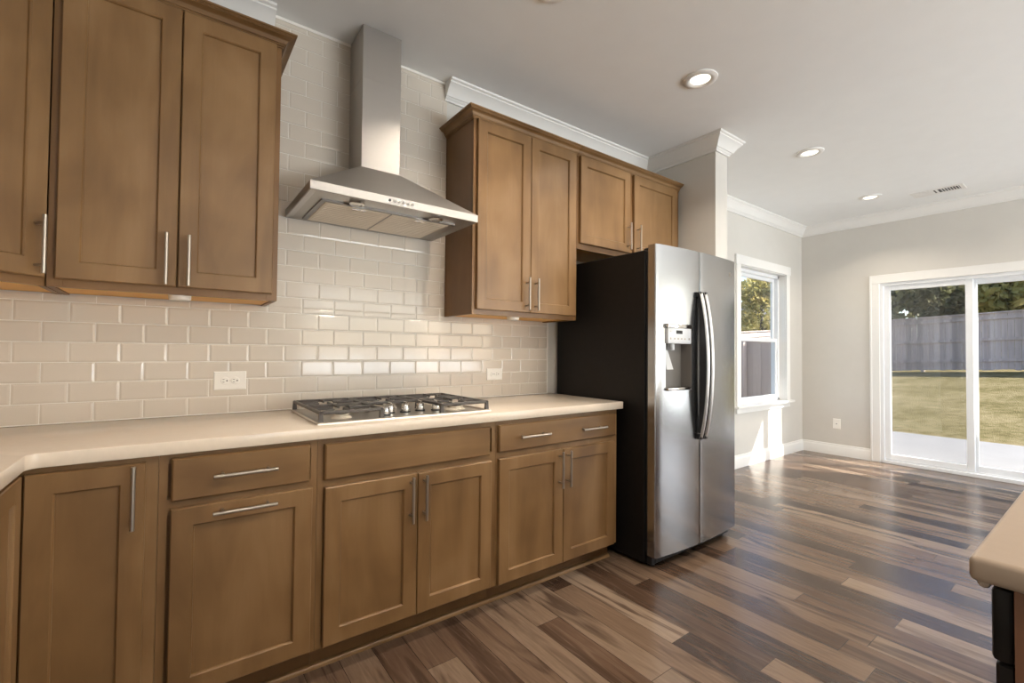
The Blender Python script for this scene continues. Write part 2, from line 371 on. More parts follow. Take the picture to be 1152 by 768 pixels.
# white crown moulding
CR = [(0, CEIL-.108), (.014, CEIL-.108), (.014, CEIL-.098), (.020, CEIL-.094), (.026, CEIL-.084), (.032, CEIL-.084), (.040, CEIL-.070), (.055, CEIL-.048),
      (.072, CEIL-.030), (.080, CEIL-.024), (.080, CEIL-.016), (.092, CEIL-.010), (.095, CEIL-.0005), (0, CEIL-.0005)]
bm = BM(); sweep(bm, [(.938, 0), (SX0, 0), (SX0, SY), (SX1, SY), (SX1, YN), (XB, YN), (XB, YS)], CR); struct('trim_1', bm, M['trim_white'], smooth=30)
bm = BM(); sweep(bm, [(XL, YS), (XL, 0), (.03, 0)], CR); struct('trim_2', bm, M['trim_white'], smooth=30)
BB = [(0, 0), (.016, 0), (.016, .095), (.012, .108), (.008, .116), (.008, .128), (0, .132)]
bm = BM(); sweep(bm, [(SX0, SY+.04), (SX0, SY), (SX1, SY), (SX1, YN), (XB, YN), (XB, -.632)], BB); struct('baseboard_nook', bm, M['trim_white'], smooth=30)
bm = BM(); sweep(bm, [(XB, DY0-.09), (XB, YS)], BB); struct('baseboard_back', bm, M['trim_white'], smooth=30)

# nook window: casing, stool, apron, two sashes, glass
win = bpy.data.objects.new('window_1', None); link(win); win.location = (5.05, YN, WZ0); win['kind'] = 'structure'
bm = BM(); cw = .088
box(bm, WX0-cw+.01, WX0+.008, YN-.018, YN, WZ0+.02, WZ1+.0, .002); box(bm, WX1-.008, WX1+cw-.01, YN-.018, YN, WZ0+.02, WZ1, .002)
box(bm, WX0-cw-.005, WX1+cw+.005, YN-.022, YN, WZ1-.004, WZ1+.095, .002)
struct('casing', bm, M['trim_white'], win)
bm = BM(); box(bm, WX0-cw-.03, WX1+cw+.03, YN-.055, YN+.09, WZ0, WZ0+.025, .005, seg=2); struct('sill', bm, M['trim_white'], win)
bm = BM(); box(bm, WX0-cw+.01, WX1+cw-.01, YN-.016, YN, WZ0-.055, WZ0, .002); struct('apron', bm, M['trim_white'], win)
bm = BM()
for x0, x1 in ((WX0, WX0+.012), (WX1-.012, WX1)): box(bm, x0, x1, YN+.0005, YN+.15, WZ0+.025, WZ1)
box(bm, WX0, WX1, YN+.0005, YN+.15, WZ1-.012, WZ1); struct('jamb', bm, M['trim_white'], win)
fx0, fx1 = WX0+.012, WX1-.012
bm = BM(); f_ = .035
box(bm, fx0, fx0+f_, YN+.07, YN+.15, WZ0+.025, WZ1-.012, .002); box(bm, fx1-f_, fx1, YN+.07, YN+.15, WZ0+.025, WZ1-.012, .002)
box(bm, fx0, fx1, YN+.07, YN+.15, WZ1-.012-f_, WZ1-.012, .002); box(bm, fx0, fx1, YN+.07, YN+.15, WZ0+.02, WZ0+.02+f_, .002)
struct('frame', bm, M['vinyl_white'], win)
def sash(z0, z1, y0, y1, s=.042):
    bm = BM(); a0, a1 = fx0+f_-.004, fx1-f_+.004
    box(bm, a0, a0+s, y0, y1, z0, z1, .003); box(bm, a1-s, a1, y0, y1, z0, z1, .003)
    box(bm, a0+s-.001, a1-s+.001, y0, y1, z0, z0+s, .003); box(bm, a0+s-.001, a1-s+.001, y0, y1, z1-s, z1, .003)
    o = struct('sash', bm, M['vinyl_white'], win)
    bm = BM(); box(bm, a0+s-.005, a1-s+.005, (y0+y1)/2-.003, (y0+y1)/2+.003, z0+s-.005, z1-s+.005); struct('glass', bm, M['glass'], o)
zm = 1.36
sash(zm-.02, WZ1-.012-f_+.004, YN+.112, YN+.14); sash(WZ0+.02+f_-.004, zm+.02, YN+.08, YN+.108)

# sliding glass door
dr = bpy.data.objects.new('door_1', None); link(dr); dr.location = (XB, (DY0+DY1)/2, 0); dr['kind'] = 'structure'
bm = BM(); c_ = .082
box(bm, XB-.02, XB, DY1-.004, DY1+c_, 0, DZ+c_, .003); box(bm, XB-.02, XB, DY0-c_, DY0+.004, 0, DZ+c_, .003); box(bm, XB-.022, XB, DY0-c_-.002, DY1+c_+.002, DZ-.004, DZ+c_+.008, .003)
box(bm, XB-.026, XB-.018, DY1+c_-.016, DY1+c_+.002, 0, DZ+c_, .002)
struct('casing', bm, M['trim_white'], dr)
bm = BM()
box(bm, XB, XB+.15, DY1-.035, DY1, 0, DZ, .003); box(bm, XB, XB+.15, DY0, DY0+.035, 0, DZ, .003); box(bm, XB, XB+.15, DY0+.03, DY1-.03, DZ-.035, DZ, .003)
box(bm, XB-.015, XB+.15, DY0+.03, DY1-.03, .0, .035, .003)
for xx in (XB+.045, XB+.095): box(bm, xx-.004, xx+.004, DY0+.03, DY1-.03, .034, .048)
struct('frame', bm, M['vinyl_white'], dr)
def panel(y0, y1, x0, x1, nm):
    bm = BM(); s = .058; zb, zt = .04, DZ-.03
    box(bm, x0, x1, y0, y0+s, zb, zt, .004); box(bm, x0, x1, y1-s, y1, zb, zt, .004)
    box(bm, x0, x1, y0+s-.001, y1-s+.001, zb, zb+.062, .004); box(bm, x0, x1, y0+s-.001, y1-s+.001, zt-.055, zt, .004)
    o = struct(nm, bm, M['vinyl_white'], dr)
    bm = BM(); box(bm, (x0+x1)/2-.004, (x0+x1)/2+.004, y0+s-.006, y1-s+.006, zb+.056, zt-.05); struct('glass', bm, M['glass'], o)
panel(-1.468, DY1-.03, XB+.03, XB+.068, 'fixed_panel'); panel(DY0+.03, -1.43, XB+.078, XB+.116, 'sliding_panel')
bm = BM(); y0, y1, x0, x1 = -1.46, DY1-.032, XB+.122, XB+.140
box(bm, x0, x1, y0, y0+.03, .045, DZ-.033); box(bm, x0, x1, y1-.03, y1, .045, DZ-.033); box(bm, x0, x1, y0+.029, y1-.029, .045, .08); box(bm, x0, x1, y0+.029, y1-.029, DZ-.063, DZ-.033)
so_ = struct('screen_frame', bm, M['vinyl_white'], dr)
bm = BM(); box(bm, x0+.008, x0+.0095, y0+.025, y1-.025, .075, DZ-.058); struct('screen', bm, M['screen_mesh'], so_)
# wide unseen window behind the camera, added to let daylight in
wn_ = bpy.data.objects.new('added_window_2', None); link(wn_); wn_.location = (3.7, YS, .3); wn_['kind'] = 'structure'
bm = BM()
for q0, q1 in ((1.42, 1.5), (5.9, 5.98)): box(bm, q0, q1, YS, YS+.018, .22, 2.48)
box(bm, 1.5, 5.9, YS, YS+.018, .22, .3); box(bm, 1.5, 5.9, YS, YS+.018, 2.4, 2.48)
struct('casing', bm, M['trim_white'], wn_)
bm = BM()
for q in (1.5, 2.94, 4.40, 5.86): box(bm, q, q+.04, YS-.1, YS-.05, .3, 2.4)
for z in (.3, 2.36): box(bm, 1.54, 5.86, YS-.095, YS-.055, z, z+.04)
struct('frame', bm, M['vinyl_white'], wn_)

wn_ = bpy.data.objects.new('added_window_3', None); link(wn_); wn_.location = (XB, -5.2, .3); wn_['kind'] = 'structure'  # unseen back-wall window, added to bring in light from the right
bm = BM()
for q0, q1 in ((-6.28, -6.2), (-4.2, -4.12)): box(bm, XB-.018, XB, q0, q1, .22, 2.38)
box(bm, XB-.018, XB, -6.2, -4.2, .22, .3); box(bm, XB-.018, XB, -6.2, -4.2, 2.3, 2.38); struct('casing', bm, M['trim_white'], wn_)
bm = BM()
for q in (-6.2, -5.22, -4.24): box(bm, XB+.05, XB+.1, q, q+.04, .3, 2.3)
for z in (.3, 2.26): box(bm, XB+.055, XB+.095, -6.16, -4.24, z, z+.04)
struct('frame', bm, M['vinyl_white'], wn_)
wn_ = bpy.data.objects.new('added_window_4', None); link(wn_); wn_.location = (XL, -5.1, .3); wn_['kind'] = 'structure'  # unseen left-wall window, added to brighten the ceiling on that side
bm = BM()
for q0, q1 in ((-6.28, -6.2), (-4.0, -3.92)): box(bm, XL, XL+.018, q0, q1, .22, 2.38)
box(bm, XL, XL+.018, -6.2, -4.0, .22, .3); box(bm, XL, XL+.018, -6.2, -4.0, 2.3, 2.38); struct('casing', bm, M['trim_white'], wn_)
bm = BM()
for q in (-6.2, -5.12, -4.04): box(bm, XL-.1, XL-.05, q, q+.04, .3, 2.3)
for z in (.3, 2.26): box(bm, XL-.095, XL-.055, -6.16, -4.04, z, z+.04)
struct('frame', bm, M['vinyl_white'], wn_)
bm = BM(); box(bm, XB+.36, 8.0, -8.6, -3.9, 2.45, 2.56); struct('sun_blocker', bm, M['vinyl_white'])  # unseen slab added to keep direct sun out of the back-wall window

# ------------------------------------------------------------------ tiled backsplash: bevelled running-bond tiles on a grout bed
TZ0, TH, TW, TG = .9148, .0762, .1486, .0031
def tiles(bm, x0, x1, z0, z1):
    yb, yf, bv = -.0045, -.0092, .0065
    k = 0
    while TZ0+k*TH < z1-.004:
        za, zb = max(z0, TZ0+k*TH+TG/2), min(z1, TZ0+(k+1)*TH-TG/2)
        if zb-za > .004:
            off = -.491 if k % 2 == 1 else -.565
            n0 = math.floor((x0-off)/TW)
            for n in range(n0, n0+60):
                xa, xb = off+n*TW+TG/2, off+(n+1)*TW-TG/2
                xa, xb = max(xa, x0), min(xb, x1)
                if xa >= x1: break
                if xb-xa < .004: continue
                bx_, bz_ = min(bv, (xb-xa)*.3), min(bv, (zb-za)*.3)
                loft(bm, [[Vector((xa, yb, za)), Vector((xb, yb, za)), Vector((xb, yb, zb)), Vector((xa, yb, zb))],
                          [Vector((xa, yf+.0014, za)), Vector((xb, yf+.0014, za)), Vector((xb, yf+.0014, zb)), Vector((xa, yf+.0014, zb))],
                          [Vector((xa+bx_, yf, za+bz_)), Vector((xb-bx_, yf, za+bz_)), Vector((xb-bx_, yf, zb-bz_)), Vector((xa+bx_, yf, zb-bz_))]], cap0=False)
        k += 1
bm = BM(); tiles(bm, XL+.002, 1.746, .9146, 1.3985); tiles(bm, .034, .9525, 1.3985, CEIL-.002)
box(bm, XL+.002, 1.744, -.0060, 0, .9146, 1.3985, mi=1); box(bm, .036, .951, -.0060, 0, 1.3985, CEIL-.002, mi=1)
box(bm, .022, .034, -.011, 0, 2.30, CEIL-.002, mi=1); box(bm, .034, .938, -.013, 0, CEIL-.014, CEIL-.001, mi=1)
box(bm, 1.745, 1.753, -.0105, 0, .9146, 1.397, mi=1)
box(bm, XL+.002, 1.75, -.012, -.003, .9144, .9185, mi=1)
struct('tile_backsplash', bm, [M['tile'], M['grout']])

# ------------------------------------------------------------------ wall cabinets
FY = -.31                                     # face-frame plane of the wall cabinets
FU = Frame((0, FY), (1, 0, 0), (0, -1, 0))
ZU0, ZU1 = 1.398, 2.468
CC = [(0, 2.450), (.0045, 2.450), (.0045, 2.456), (.011, 2.456), (.011, 2.463), (.015, 2.463), (.0155, 2.468), (.021, 2.477), (.031, 2.4835), (.040, 2.4855), (.040, 2.4895),
      (.0445, 2.4895), (.0445, 2.493), (.050, 2.494), (.050, 2.501), (0, 2.501)]
def wall_cabinet(x0, x1, z0, label, doors, crown, zdb, handle_z, stile=None):
    t = thing('wall_cabinet', label, 'cabinet', ((x0+x1)/2, FY/2, z0))
    bm = BM(); box(bm, x0, x1, FY+.02, -.0005, z0+.012, ZU1); box(bm, x0, x0+.016, FY+.02, -.0005, z0, z0+.012); box(bm, x1-.016, x1, FY+.02, -.0005, z0, z0+.012)
    obj('body', bm, M['wood_frame'], t)
    bm = BM(); fs = .04
    box(bm, x0, x0+fs, FY, FY+.02, z0, ZU1, .001); box(bm, x1-fs, x1, FY, FY+.02, z0, ZU1, .001)
    box(bm, x0+fs, x1-fs, FY, FY+.02, z0, z0+fs); box(bm, x0+fs, x1-fs, FY, FY+.02, ZU1-fs, ZU1)
    if stile: box(bm, stile[0], stile[1], FY, FY+.02, z0+fs, ZU1-fs)
    obj('face_frame', bm, M['wood_frame'], t)
    bm = BM(); box(bm, x0+.016, x1-.016, FY+.0205, -.001, z0+.006, z0+.0118); obj('bottom_panel', bm, M['maple_raw'], t)
    for a0, a1, h in doors:
        d = obj('door', shaker(FU, a0, a1, zdb, 2.4515), M['wood'], t)
        bar_pull(FU, a0+.031 if h < 0 else a1-.031, handle_z, False, d)
    bm = BM(); sweep(bm, crown, CC); obj('crown', bm, M['wood_flat'], t, 25)
    return t
wall_cabinet(-.658, .017, ZU0, 'tall brown two-door wall cabinet left of the range hood', [(-.636, -.318, 1), (-.314, -.004, -1)],
             [(-.658, FY), (.017, FY), (.017, -.0005)], 1.425, 1.52)
wall_cabinet(.954, 1.7265, ZU0, 'tall brown two-door wall cabinet between range hood and refrigerator', [(.974, 1.3385, 1), (1.3425, 1.704, -1)],
             [(.954, -.0005), (.954, FY), (1.7265, FY)], 1.425, 1.53)
wall_cabinet(1.7285, 2.825, 1.856, 'short brown two-door wall cabinet above the refrigerator', [(1.745, 2.230, 1), (2.272, 2.782, -1)],
             [(1.7285, FY), (2.825, FY)], 1.892, 2.0, stile=(2.225, 2.277))
# diagonal corner wall cabinet
t = thing('wall_cabinet', 'diagonal brown corner wall cabinet at the left edge, pale door with one handle', 'cabinet', (-.95, -.3, ZU0))
foot = [(XL+.001, -.0005), (-.6625, -.0005), (-.6625, -.30), (-.968, -.609), (XL+.001, -.609)]
bm = BM(); prism(bm, foot, ZU0+.012, ZU1)
e_ = [(-.6625, -.0005), (-.6625, -.30), (-.968, -.609), (-.968+.002, -.609-.0), (-.6785, -.307), (-.6785, -.0005)]
prism(bm, [(-.6625, -.0005), (-.6625, -.30), (-.6785, -.316), (-.6785, -.0005)], ZU0, ZU0+.012)
obj('body', bm, M['wood_frame'], t)
FD = Frame((-.6625, -.302), (-1, -1, 0), (1, -1, 0)); W_ = .4325
bm = BM()
rect = lambda a0, a1, z0, z1: loft(bm, [[FD.p(a0, z0, -.015), FD.p(a1, z0, -.015), FD.p(a1, z1, -.015), FD.p(a0, z1, -.015)], [FD.p(a0, z0, .0), FD.p(a1, z0, .0), FD.p(a1, z1, .0), FD.p(a0, z1, .0)]])
rect(0, .03, ZU0, ZU1); rect(W_-.03, W_, ZU0, ZU1); rect(.03, W_-.03, ZU0, ZU0+.04); rect(.03, W_-.03, ZU1-.04, ZU1)
obj('face_frame', bm, M['wood_frame'], t)
bm = BM(); prism(bm, [(XL+.002, -.001), (-.679, -.001), (-.679, -.318), (-.975, -.608), (XL+.002, -.608)], ZU0+.006, ZU0+.0118); obj('bottom_panel', bm, M['maple_raw'], t)
d = obj('door', shaker(FD, .012, W_-.012, 1.425, 2.4515), M['wood'], t); bar_pull(FD, .043, 1.525, False, d)
bm = BM(); sweep(bm, [(XL+.001, -.609), (-.968, -.609), (-.6625, -.302)], CC); obj('crown', bm, M['wood_flat'], t, 25)
# puck lights under the wall cabinets
for px, py, lb in ((-.305, -.23, 'white puck light under the tall wall cabinet left of the hood'), (1.285, -.235, 'white puck light under the wall cabinet beside the refrigerator')):
    t = thing('puck_light', lb, 'light', (px, py, ZU0+.006), 'under-cabinet puck lights')
    bm = BM(); lathe(bm, (px, py, ZU0+.006), [(.036, 0), (.036, -.014), (.033, -.019), (.024, -.019)], 28, cap0=True); obj('housing', bm, M['plate_white'], t, 40)
    bm = BM(); lathe(bm, (px, py, ZU0+.006), [(.024, -.0175), (.024, -.0185), (.012, -.021)], 28, cap0=True, cap1=True); obj('lens', bm, M['glow_frost'], t, 40)

# ------------------------------------------------------------------ base cabinets
BY = -.61
FB = Frame((0, BY), (1, 0, 0), (0, -1, 0))
def base_cabinet(x0, x1, label, name='base_cabinet'):
    t = thing(name, label, 'cabinet', ((x0+x1)/2, -.3, 0))
    bm = BM(); box(bm, x0, x1, BY+.02, -.0005, .10, .872); obj('body', bm, M['wood_frame'], t)
    bm = BM(); fs = .022
    box(bm, x0, x0+fs, BY, BY+.02, .1, .872); box(bm, x1-fs, x1, BY, BY+.02, .1, .872)
    box(bm, x0+fs, x1-fs, BY, BY+.02, .1, .125); box(bm, x0+fs, x1-fs, BY, BY+.02, .84, .872); box(bm, x0+fs, x1-fs, BY, BY+.02, .68, .73)
    obj('face_frame', bm, M['wood'], t)
    bm = BM(); box(bm, x0, x1, -.545, -.53, 0, .10); obj('toe_kick', bm, M['wood_frame'], t)
    return t
t = base_cabinet(-.350, .1125, 'brown base cabinet with one drawer over a pull-out door, left of the cooktop')
d = obj('drawer', slab(FB, -.319, .0845, .7235, .8575), M['wood_flat'], t); bar_pull(FB, -.118, .793, True, d)
d = obj('door', shaker(FB, -.319, .0945, .111, .701), M['wood'], t); bar_pull(FB, -.118, .675, True, d)
t = base_cabinet(.1135, .909, 'brown base cabinet with two doors and a blank drawer front below the cooktop')
obj('drawer_front', slab(FB, .1365, .868, .7185, .8505), M['wood_flat'], t)
d = obj('door', shaker(FB, .138, .5055, .109, .691), M['wood'], t); bar_pull(FB, .473, .592, False, d)
d = obj('door', shaker(FB, .5085, .877, .109, .691), M['wood'], t); bar_pull(FB, .5325, .592, False, d)
t = base_cabinet(.91, 1.763, 'brown base cabinet with a wide two-handled drawer, beside the refrigerator')
d = obj('drawer', slab(FB, .9195, 1.737, .7235, .8505), M['wood_flat'], t); bar_pull(FB, 1.119, .788, True, d); bar_pull(FB, 1.535, .785, True, d)
d = obj('door', shaker(FB, .921, 1.3265, .105, .692), M['wood'], t); bar_pull(FB, 1.296, .594, False, d)
d = obj('door', shaker(FB, 1.3295, 1.726, .105, .692), M['wood'], t); bar_pull(FB, 1.352, .594, False, d)
# corner cabinet with a folding pair of doors
t = thing('corner_base_cabinet', 'brown corner base cabinet with folding doors where the two counters meet', 'cabinet', (-.9, -.4, 0))
bm = BM(); prism(bm, [(XL+.001, -.0005), (-.351, -.0005), (-.351, BY), (-.66, BY), (-.66, -.925), (XL+.001, -.925)], .10, .872); obj('body', bm, M['wood'], t)
bm = BM(); prism(bm, [(XL+.01, -.01), (-.351, -.01), (-.351, -.545), (-.725, -.545), (-.725, -.925), (XL+.01, -.925)], 0, .10); obj('toe_kick', bm, M['wood_frame'], t)
FX = Frame((-.66, 0), (0, 1, 0), (1, 0, 0))
d = obj('door', shaker(FB, -.6385, -.3815, .111, .8545), M['wood'], t); bar_pull(FB, -.409, .76, False, d)
obj('door', shaker(FX, -.902, -.6325, .111, .8545), M['wood'], t)
t = thing('base_cabinet', 'brown base cabinet under the left counter run, nearest the camera', 'cabinet', (-.96, -1.24, 0))
bm = BM(); box(bm, XL+.001, -.66, -1.54, -.926, .1, .872); obj('body', bm, M['wood'], t)
bm = BM(); box(bm, XL+.01, -.725, -1.54, -.926, 0, .1); obj('toe_kick', bm, M['wood_frame'], t)
d = obj('drawer', slab(FX, -1.515, -.955, .7235, .8545), M['wood_flat'], t); bar_pull(FX, -1.235, .79, True, d)
d = obj('door', shaker(FX, -1.515, -1.237, .111, .70), M['wood'], t); bar_pull(FX, -1.262, .6, False, d)
d = obj('door', shaker(FX, -1.233, -.955, .111, .70), M['wood'], t); bar_pull(FX, -1.208, .6, False, d)
# quarter-round along the toe kick
QR = [(0, 0), (.017, 0), (.0165, .006), (.0145, .0115), (.011, .0155), (.006, .0175), (0, .018)]
bm = BM(); sweep(bm, [(-.7249, -1.54), (-.7249, -.5451), (1.763, -.5451)][::1], QR); struct('trim_3', bm, M['wood'], smooth=40)
# L-shaped worktop
YC = -.6395
arc = [(-.601 - .03*math.sin(a), YC-.03+.03*math.cos(a)) for a in [k*math.pi/2/8 for k in range(9)]]
out = [(XL+.001, -.0005), (1.790, -.0005), (1.790, YC)] + arc + [(-.631, -1.56), (XL+.001, -1.56)]
bm = BM(); prism(bm, out, .8725, .914)
bmesh.ops.recalc_face_normals(bm, faces=bm.faces[:])
es = [e for e in bm.edges if all(abs(v.co.z-.914) < 1e-5 for v in e.verts) or all(abs(v.co.z-.8725) < 1e-5 for v in e.verts)]
es += [e for e in bm.edges if abs(e.verts[0].co.z-e.verts[1].co.z) > .02 and abs(e.verts[0].co.x-1.790) < 1e-4 and e.verts[0].co.y < -.6]
bmesh.ops.bevel(bm, geom=es, offset=.004, segments=2, affect='EDGES', profile=.5)
tag(obj('countertop', bm, M['counter'], smooth=35, loc=(0, 0, .8725)), 'pale cream L-shaped countertop along the tiled wall', 'countertop')

# ------------------------------------------------------------------ range hood
t = thing('range_hood', 'stainless steel chimney range hood on the tiled wall above the cooktop', 'range hood', (.48, -.25, 1.83))
hx0, hx1, hy0, hy1, hz0, hz1 = .095, .866, -.502, -.0095, 1.828, 1.864
cx0, cx1, cy0, cz1 = .388, .583, -.207, 2.082
R4 = lambda x0, x1, y0, y1, z: [Vector((x0, y0, z)), Vector((x1, y0, z)), Vector((x1, y1, z)), Vector((x0, y1, z))]
bm = BM()
loft(bm, [R4(hx0+.03, hx1-.03, hy0+.03, hy1-.012, hz0+.006), R4(hx0+.004, hx1-.004, hy0+.004, hy1, hz0), R4(hx0, hx1, hy0, hy1, hz0+.002), R4(hx0, hx1, hy0, hy1, hz1),
          R4(hx0+.004, hx1-.004, hy0+.004, hy1, hz1+.003), R4(cx0-.003, cx1+.003, cy0-.003, hy1, cz1)])
obj('canopy', bm, M['steel'], t)
bm = BM(); box(bm, cx0, cx1, cy0, hy1, cz1-.004, CEIL-.0005, .0015); obj('chimney', bm, M['steel'], t)
bm = BM(); box(bm, cx0-.001, cx1+.001, cy0-.001, hy1, 2.52, 2.5225); obj('chimney_seam', bm, M['steel'], t)
for a0, a1 in ((.185, .474), (.480, .775)):
    bm = BM(); box(bm, a0, a1, -.372, -.045, hz0-.0035, hz0+.0065, .002)
    f = obj('filter', bm, M['filter_steel'], t)
    bm = BM()
    for k in range(13): 
        y = -.36+.025*k; box(bm, a0+.012, a1-.012, y, y+.0025, hz0-.0048, hz0-.003)
    obj('filter_mesh', bm, M['steel_dark'] if False else M['filter_steel'], f)
    bm = BM(); box(bm, (a0+a1)/2-.03, (a0+a1)/2+.03, -.365, -.355, hz0-.009, hz0-.003, .002); obj('filter_latch', bm, M['chrome'], f)
bm = BM(); box(bm, .4745, .4795, -.372, -.045, hz0-.003, hz0+.006); box(bm, .165, .185, -.385, -.035, hz0-.001, hz0+.006); box(bm, .165, .80, -.39, -.373, hz0-.0015, hz0+.006); obj('filter_frame', bm, M['steel_dark'], t)
for a in (.30, .675):
    bm = BM(); lathe(bm, (a, -.43, hz0+.004), [(.032, 0), (.032, -.008), (.027, -.011), (.022, -.011)], 24); lathe(bm, (a, -.43, hz0+.004), [(.022, -.0095), (.001, -.0095)], 24); obj('hood_lamp', bm, M['chrome'], t, 40)
bm = BM(); cyl(bm, (.417, hy0+.002, 1.8475), (.417, hy0-.004, 1.8475), .0055, 16); obj('indicator', bm, M['plastic_black'], t)
for a in (.440, .4605, .481, .5015, .522):
    bm = BM(); cyl(bm, (a, hy0+.002, 1.847), (a, hy0-.006, 1.847), .0062, 16, bev=.001); obj('button', bm, M['chrome'], t, 40)

# ------------------------------------------------------------------ gas cooktop
t = thing('cooktop', 'gas cooktop with black cast-iron grates and five steel knobs set in the counter', 'cooktop', (.515, -.31, .9145))
kx0, kx1, ky0, ky1 = .122, .908, -.572, -.072
bm = BM()
loft(bm, [R4(kx0, kx1, ky0, ky1, .9142), R4(kx0, kx1, ky0, ky1, .9195), R4(kx0+.004, kx1-.004, ky0+.004, ky1-.004, .9225), R4(kx0+.022, kx1-.022, ky0+.022, ky1-.022, .9225), R4(kx0+.03, kx1-.03, ky0+.03, ky1-.03, .918)])
obj('tray', bm, M['tray_steel'], t)
def grate(x0, x1, y0, y1, cross):
    bm = BM(); zt, b_ = .964, .0125
    for a in (x0, x1-b_): box(bm, a, a+b_, y0, y1, zt-.013, zt, .003)
    for a in (y0, y1-b_): box(bm, x0+b_-.001, x1-b_+.001, a, a+b_, zt-.013, zt, .003)
    for (a, c_) in ((x0, y0), (x1-b_, y0), (x0, y1-b_), (x1-b_, y1-b_)):
        loft(bm, [R4(a-.003, a+b_+.003, c_, c_+b_, .9190), R4(a, a+b_, c_, c_+b_, zt-.004)])
    for bxc, byc in cross:
        r = .032
        for dx, dy in ((1, 0), (-1, 0), (0, 1), (0, -1)):
            ex = (x1-.006 if dx > 0 else x0+.006) if dx else bxc
            lim = [c_ for _, c_ in cross if c_ != byc]
            if dy: ey = (y1-.006 if dy > 0 else y0+.006) if not (lim and (lim[0]-byc)*dy > 0) else (byc+lim[0])/2
            else: ey = byc
            sx, sy = bxc+dx*r, byc+dy*r
            box(bm, min(sx, ex)-(.004 if dy else 0), max(sx, ex)+(.004 if dy else 0), min(sy, ey)-(.004 if dx else 0), max(sy, ey)+(.004 if dx else 0), zt-.011, zt+.001, .002)
        for sx in (-1, 1):
            for sy in (-1, 1):
                p0 = Vector((bxc+sx*.04, byc+sy*.04, zt-.005)); p1 = Vector((min(x1-.01, max(x0+.01, bxc+sx*.10)), min(y1-.01, max(y0+.01, byc+sy*.10)), zt-.005)); cyl(bm, p0, p1, .004, 6)
    if len(cross) == 2: box(bm, x0+.005, x1-.005, (cross[0][1]+cross[1][1])/2-.0045, (cross[0][1]+cross[1][1])/2+.0045, zt-.012, zt, .002)
    obj('grate', bm, M['cast_iron'], t)
bl = [(.245, -.44), (.245, -.20)]; bc = [(.515, -.21)]; br = [(.785, -.44), (.785, -.20)]
grate(.130, .382, -.560, -.085, bl); grate(.386, .644, -.335, -.085, bc); grate(.648, .900, -.560, -.085, br)
for i, (a, y) in enumerate(bl+bc+br):
    s = 1.25 if i == 2 else (1.0 if i % 2 else .85)
    bm = BM(); lathe(bm, (a, y, .917), [(.05*s, 0), (.047*s, .005), (.036*s, .009), (.036*s, .017), (.030*s, .019)], 28, cap1=True); f = obj('burner', bm, M['filter_steel'], t, 40)
    bm = BM(); lathe(bm, (a, y, .9355), [(.032*s, 0), (.034*s, .003), (.032*s, .008), (.010*s, .0095)], 28, cap0=True, cap1=True); obj('burner_cap', bm, M['black_enamel'], f, 40)
for a, y in ((.425, -.465), (.468, -.410), (.538, -.418), (.618, -.403), (.688, -.430)):
    bm = BM(); lathe(bm, (a, y, .9185), [(.024, 0), (.024, .003), (.019, .005)], 24, cap1=True); k = obj('knob', bm, M['plastic_black'], t, 40)
    bm = BM(); lathe(bm, (a, y, .9235), [(.0185, 0), (.0195, .004), (.018, .027), (.016, .030)], 24, cap0=True, cap1=True)
    box(bm, a-.0045, a+.0045, y-.018, y+.018, .950, .966, .002); obj('knob_grip', bm, M['chrome'], k, 40)

# ------------------------------------------------------------------ outlets
def duplex(P, u, n, label, w_=.125, h_=.082, group=None, single=False):
    F = Frame((P[0], P[1]), u, n); z = P[2]
    t = thing('wall_outlet', label, 'outlet', P, group)
    bm = BM(); rect_rings(bm, F, -w_/2, w_/2, z-h_/2, z+h_/2, [(0, -.002), (0, .004), (.004, .0065)]); obj('plate', bm, M['plate_white'], t)
    for s in ((-.0195, .0195) if not single else (0,)):
        bm = BM(); c = F.p(s, z, .0060); uu_, vv_ = F.u, Vector((0, 0, 1)); rs = [ring(c + F.n*d, uu_, vv_, .0165*q, 24, .0165*q) for q, d in ((1, 0), (1, .002), (.92, .003))]
        loft(bm, rs, cap0=False); soc = obj('socket', bm, M['plate_white'], t)
        bm = BM()
        for da, dz, ra, rz in ((-.006, -.0055, .0035, .0011), (-.006, .0055, .0035, .0011)) if not single else ():
            p = [F.p(s+da+q*ra, z+dz+e*rz, .0093) for q, e in ((-1, -1), (1, -1), (1, 1), (-1, 1))]; p2 = [x-F.n*.002 for x in p]; loft(bm, [p2, p])
        c = F.p(s+(.007 if not single else 0), z, .0072); loft(bm, [ring(c, uu_, vv_, .003 if not single else .006, 12), ring(c+F.n*.0022, uu_, vv_, .003 if not single else .006, 12)])
        obj('slot', bm, M['slot_dark'], soc)
    bm = BM(); c = F.p(0, z, .006); loft(bm, [ring(c, F.u, Vector((0, 0, 1)), .0025, 10), ring(c+F.n*.0014, F.u, Vector((0, 0, 1)), .002, 10)]); obj('screw', bm, M['chrome'], t)
duplex((-.115, -.0092, 1.059), (1, 0, 0), (0, -1, 0), 'white double wall outlet in the tile left of the cooktop', group='outlets in the backsplash')
duplex((1.308, -.0092, 1.056), (1, 0, 0), (0, -1, 0), 'white wall outlet in the tile beside the refrigerator', w_=.118, h_=.074, group='outlets in the backsplash')
duplex((XB, -.302, .372), (0, -1, 0), (-1, 0, 0), 'small white cable outlet low on the beige wall left of the sliding door', w_=.078, h_=.118, single=True)

